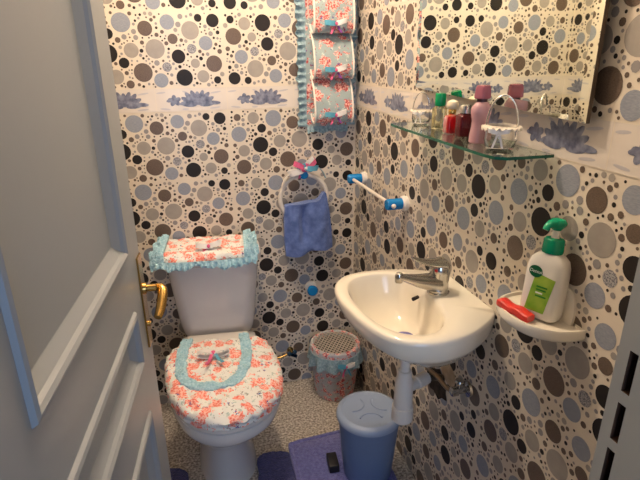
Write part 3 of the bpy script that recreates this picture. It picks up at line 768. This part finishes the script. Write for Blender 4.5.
# ------------------------------------------------------------------ mirror, leaning a little out of the wall
MR = thing('wall_mirror', 'large rectangular wall mirror above the glass shelf on the right wall', 'mirror', (-.020, 0, 1.318))
MR.rotation_euler = (0, math.radians(-.4), 0)
ya, yb, hm = -.565, -1.213, .62
bm = bmesh.new(); e = .020
O = [(0, ya, .012), (0, yb, -.012), (0, yb, hm), (0, ya, hm)]
def ring4(ins, x): return [(x, ya-ins, .012+ins), (x, yb+ins, -.012+ins), (x, yb+ins, hm-ins), (x, ya-ins, hm-ins)]
loft(bm, [ring4(0, -.0045), ring4(e, -.0065)], False, True)
obj('mirror_glass', bm, M['mirror'], MR, smooth=False)
bm = bmesh.new(); loft(bm, [ring4(.004, .006), ring4(0, .004), ring4(0, .0), ring4(0, -.0045)], True, False); obj('mirror_backing', bm, M['mirrored'], MR, smooth=False)
# ------------------------------------------------------------------ glass shelf
GS = thing('glass_shelf', 'green edged glass shelf below the mirror holding perfume bottles', 'shelf', (0, 0, 1.232))
ol = [(-.006, -.575), (-.100, -.590), (-.112, -.600), (-.117, -.640), (-.1245, -.90), (-.128, -1.085), (-.124, -1.112), (-.106, -1.126), (-.006, -1.130)]
bm = bmesh.new(); A = [bm.verts.new((x, y, 0)) for x, y in ol]; B = [bm.verts.new((x, y, .006)) for x, y in ol]
bm.faces.new(A); bm.faces.new(B)
for i in range(len(ol)):
    j = (i+1) % len(ol); bm.faces.new((A[i], A[j], B[j], B[i])).material_index = 1
obj('shelf_glass', bm, [M['glass'], M['glassedge']], GS, smooth=False)
for y in (-.70, -.93):
    bm = bmesh.new(); box(bm, -.022, -.0005, y-.008, y+.008, -.010, .0, .002); box(bm, -.022, -.0005, y-.008, y+.008, .006, .014, .002); obj('shelf_clip', bm, M['chrome'], GS)
ZS = 1.2383
# bottles (left to right)
def glass_basket(label, x, y, s, hd_):
    t = thing('glass_basket', label, 'ornament', (x, y, ZS), 0, 'glass baskets on the glass shelf')
    bm = bmesh.new(); lathe(bm, [(.020*s, 0), (.025*s, .003), (.029*s, .018*s), (.027*s, .034*s), (.029*s, .040*s), (.0265*s, .040*s), (.0245*s, .032*s), (.0260*s, .018*s), (.021*s, .006)], seg=28); obj('glass_pot', bm, M['clear'], t)
    bm = bmesh.new(); ringp = [Vector((.027*s*math.cos(a), .027*s*math.sin(a), .041*s)) for a in [2*PI*k/120 for k in range(121)]]
    frill(bm, ringp, [Vector((p.x, p.y, 0)).normalized()*.9+Vector((0, 0, -.25)) for p in ringp], Vector((0, 0, 1)), .010*s, .0025, 700, th=.0012)
    lathe(bm, [(.026*s, .036*s), (.0275*s, .038*s), (.0275*s, .0425*s), (.0255*s, .044*s), (.0245*s, .040*s)], seg=24, cap0=False, cap1=False)
    obj('lace_top', bm, M['lace'], t)
    bm = bmesh.new(); a0 = hd_
    arc = [(math.cos(a0)*.027*s*math.cos(b), math.sin(a0)*.027*s*math.cos(b), .040*s+.055*s*math.sin(b)) for b in [PI*k/24 for k in range(25)]]
    tube(bm, arc, .0016*s, 8); obj('handle', bm, M['silver'], t)
    bow('ribbon_bow', [M['ribw'], M['ribw'], M['ribw'], M['ribw']], t, (-.020*s, -.022*s, .034*s), .017*s, (.75, -.65, 0), (0, 0, 1), (-.65, -.75, 0), 1.6)
    return t
glass_basket('small silver lidded glass basket at the far end of the glass shelf', -.040, -.640, .88, -.7)
CB = thing('cologne_bottle', 'slim clear cologne bottle with tall green cap on the shelf', 'bottle', (-.046, -.752, ZS), .3)
bm = bmesh.new(); loft(bm, [[(x, y, z) for x, y in rrect(w_, -w_, w_, .006)] for z, w_ in ((0, .013), (.002, .015), (.052, .015), (.057, .010), (.060, .0075))]); obj('bottle_glass', bm, M['yellow'], CB)
bm = bmesh.new(); lathe(bm, [(.0125, .058), (.0135, .060), (.0135, .086), (.012, .089), (.003, .0895)], seg=24); obj('bottle_cap', bm, M['greencap'], CB)['label'] = 'tall green cap'
RP = thing('perfume_bottle', 'bright red perfume bottle with gold collar and cream ball cap', 'perfume', (-.050, -.820, ZS), 0, 'perfume bottles on the glass shelf')
bm = bmesh.new(); loft(bm, [[(x, y, z) for x, y in rrect(w_, -w_*.8, w_*.8, .008)] for z, w_ in ((0, .015), (.003, .0175), (.034, .0175), (.042, .0145), (.046, .007))]); obj('bottle_glass', bm, M['redglass'], RP)
bm = bmesh.new(); lathe(bm, [(.0085, .045), (.0095, .047), (.0095, .055), (.008, .057)], seg=20); obj('bottle_collar', bm, M['gold'], RP)
bm = bmesh.new(); lathe(bm, [(.0095, .057), (.013, .060), (.0145, .067), (.012, .074), (.005, .078), (.002, .0785)], seg=22); obj('bottle_cap', bm, M['cream'], RP)
WP = thing('perfume_bottle', 'dark wine coloured perfume bottle beside the pink lotion', 'perfume', (-.046, -.872, ZS), 0, 'perfume bottles on the glass shelf')
bm = bmesh.new(); loft(bm, [[(x, y, z) for x, y in rrect(w_, -w_*.8, w_*.8, .006)] for z, w_ in ((0, .016), (.003, .0178), (.046, .0178), (.050, .0150), (.052, .008))]); obj('bottle_glass', bm, M['wineglass'], WP)
bm = bmesh.new(); lathe(bm, [(.009, .051), (.0145, .053), (.0145, .066), (.012, .071), (.003, .072)], seg=22); obj('bottle_cap', bm, M['silver'], WP)
PL = thing('lotion_bottle', 'tall curvy pink lotion bottle with rose cap on the shelf', 'bottle', (-.066, -.965, ZS), .4)
bm = bmesh.new(); lathe(bm, [(.021, 0), (.024, .003), (.0235, .018), (.0205, .036), (.0205, .048), (.0245, .064), (.0235, .074), (.015, .084), (.010, .087)], seg=32, sy=.8); obj('bottle_body', bm, M['pink'], PL)
bm = bmesh.new(); lathe(bm, [(.0115, .086), (.0115, .094)], seg=22); obj('bottle_neck', bm, M['maroon'], PL)['label'] = 'dark maroon neck ring'
bm = bmesh.new(); loft(bm, [[(x, y, z) for x, y in rrect(w_, -w_*.8, w_*.8, .006)] for z, w_ in ((.092, .014), (.094, .0158), (.114, .0145), (.119, .0125), (.120, .008))]); obj('bottle_cap', bm, M['pinkcap'], PL)
glass_basket('larger lace-topped glass basket with thin hoop handle, nearest on the shelf', -.072, -1.050, 1.10, -.62)

# ------------------------------------------------------------------ soap shelf and what stands on it
SS = thing('soap_shelf', 'white ceramic soap shelf on the right wall near the door', 'soap dish', (0, -1.18, .912))
so = [(-.001, .085), (-.045, .083), (-.080, .066), (-.098, .030), (-.100, -.010), (-.088, -.050), (-.060, -.080), (-.030, -.092), (-.001, -.095)]
so2 = resample(catmull([Vector((x, y, 0)) for x, y in so], 6), 40, False)
def sring(f, z): return [Vector((p.x*f, p.y*f, z)) for p in so2]+[Vector((-.0008, so2[-1].y*f+(so2[0].y-so2[-1].y)*f*k/8, z)) for k in range(1, 8)]
bm = bmesh.new(); loft(bm, [sring(.86, -.006), sring(.95, 0), sring(1.0, .008), sring(1.0, .020), sring(.98, .024), sring(.94, .024), sring(.91, .018), sring(.4, .0165), sring(.05, .0165)])
obj('dish', bm, M['white'], SS)
bm = bmesh.new()
bp = catmull([(-.05, 0), (-.052, .03), (-.046, .056), (-.030, .072), (0, .078), (.030, .072), (.046, .056), (.052, .03), (.05, 0)], 5)
bp = [Vector((p[0], p[1], 0)) for p in bp]
loft(bm, [[Vector((-.0005, p.x-.012, p.y+.012)) for p in bp], [Vector((-.006, p.x-.012, p.y+.012)) for p in bp], [Vector((-.008, p.x*.92-.012, p.y*.95+.012)) for p in bp]]); obj('backplate', bm, M['white'], SS)
PB = thing('soap_pump_bottle', 'white hand soap bottle with green pump standing on the soap shelf', 'soap bottle', (-.040, -1.196, .9325), math.radians(24)); PB.rotation_euler = (0, math.radians(4.5), math.radians(24)); PB.scale = (1.08, 1.14, 1.05)
# local: bottle face looks along -x, width along y
bm = bmesh.new()
def sec(w_, d_, z, r=.35):
    return [(d_*math.copysign(abs(math.cos(a))**.55, math.cos(a)), w_*math.copysign(abs(math.sin(a))**.5, math.sin(a)), z) for a in [2*PI*k/40 for k in range(40)]]
loft(bm, [sec(.028, .016, 0), sec(.032, .0195, .004), sec(.0335, .0205, .02), sec(.0335, .0205, .085), sec(.0325, .020, .102), sec(.029, .0185, .114), sec(.021, .016, .122), sec(.0135, .0135, .126), sec(.013, .013, .130)])
obj('bottle_body', bm, M['pumpbody'], PB)
bm = bmesh.new(); lathe(bm, [(.0165, .126), (.0175, .129), (.0165, .150), (.014, .153), (.0075, .154)], seg=28); obj('pump_collar', bm, M['pumpgreen'], PB)['label'] = 'teal green screw collar'
bm = bmesh.new(); lathe(bm, [(.0065, .152), (.0060, .168)], seg=18); obj('pump_stem', bm, M['pumpbody'], PB)
bm = bmesh.new(); lathe(bm, [(.007, .168), (.010, .172), (.0145, .179), (.0145, .183), (.011, .188), (.003, .1895)], seg=24)
tube(bm, [(-.006, 0, .180), (-.018, .004, .181), (-.026, .005, .177), (-.029, .006, .171)], [.009, .0075, .0056, .0048], 12); obj('pump_head', bm, M['pumpgreen'], PB)['label'] = 'teal green pump head'
# label print: green panel, dark oval with the white wordmark
def decal(pts, x0, d): return None
def on_face(y, z):      # front surface of the bottle body at (y, z)
    w_, d_ = .0335, .0205
    s = min(.999, abs(y)/w_)**(1/.5); c = math.sqrt(max(0, 1-s*s))**.55
    return -d_*c
lb = link('front_label', None, PB)
def patch(name, uv, m, lift, parent, nx=8, nz=8):
    """uv: function (s,t in 0..1) -> (y, z)"""
    bm = bmesh.new(); g = [[bm.verts.new((on_face(*uv(i/nx, j/nz))-lift, *uv(i/nx, j/nz))) for j in range(nz+1)] for i in range(nx+1)]
    for i in range(nx):
        for j in range(nz): bm.faces.new((g[i][j], g[i+1][j], g[i+1][j+1], g[i][j+1]))
    return obj(name, bm, m, parent)
patch('label_panel', lambda s, t: (.021-.034*s-.010*t, .014+.074*t-.006*s*t), M['labelgreen'], .0004, lb)
def oval(s, t):
    a, r = 2*PI*s, t
    return (.012+.0122*r*math.cos(a), .090+.0112*r*math.sin(a)-.0025*r*math.cos(a)*0)
patch('label_oval', oval, M['oval'], .0008, lb, 24, 4)
for k, (z, l_, mt) in enumerate(((.062, .022, 'inkgreen'), (.056, .020, 'inkgreen'), (.050, .014, 'ink'), (.044, .022, 'inkgreen'))):
    patch('label_line', lambda s, t, z=z, l_=l_: (.006-l_*.85*s, z+.003*t), M[mt], .0008, lb, 6, 1)
fc = bpy.data.curves.new('wordmark', 'FONT'); fc.body = 'Dettol'; fc.size = .0082; fc.align_x = 'CENTER'; fc.align_y = 'CENTER'; fc.extrude = .0001; fc.shear = .15
fo = bpy.data.objects.new('wordmark_curve', fc); COL.objects.link(fo)
bpy.context.view_layer.update()
me = bpy.data.meshes.new_from_object(fo.evaluated_get(bpy.context.evaluated_depsgraph_get()))
bpy.data.objects.remove(fo)
me.materials.clear(); me.materials.append(M['ink'])
for v in me.vertices:           # letters run towards -y on the -x face
    y, z = .012-v.co.x, .090+v.co.y
    v.co = (on_face(y, z)-.0011-v.co.z, y, z)
link('label_wordmark', me, lb)
# red soap bar
bm = bmesh.new(); rings = []
for i in range(17):
    t = -1+2*i/16; x = t*.040; k = .82 if abs(t) == 1 else 1
    zc = .0105+.0018*math.sin(t*6); q = []
    for a in [2*PI*j/24 for j in range(24)]:
        q.append((x, .0125*k*math.copysign(abs(math.cos(a))**.45, math.cos(a)), zc+.0085*k*math.copysign(abs(math.sin(a))**.45, math.sin(a))))
    rings.append(q)
loft(bm, rings)
o = obj('soap_bar', bm, M['redsoap']); o.location = (-.080, -1.172, .9292); o.rotation_euler = (0, 0, math.radians(-80))
tag(o, 'long red soap bar lying in front of the white soap bottle', 'soap')

# ------------------------------------------------------------------ ceiling lamp
CL = thing('ceiling_lamp', 'round opal ceiling lamp above the middle of the room', 'lamp', (LAMP.x, LAMP.y, ZC))
bm = bmesh.new(); lathe(bm, [(.06, 0), (.06, -.02), (.045, -.05)], seg=32); obj('lamp_base', bm, M['wplast'], CL)
bm = bmesh.new(); lathe(bm, [(.045, -.04), (.085, -.06), (.10, -.075), (.10, -.08)], seg=32, cap0=False, cap1=False); obj('lamp_shade', bm, M['globe'], CL)
lo = bpy.data.objects.new('bulb', lamp_data); COL.objects.link(lo); lo.parent = CL; lo.location = (0, 0, LAMP.z-ZC)
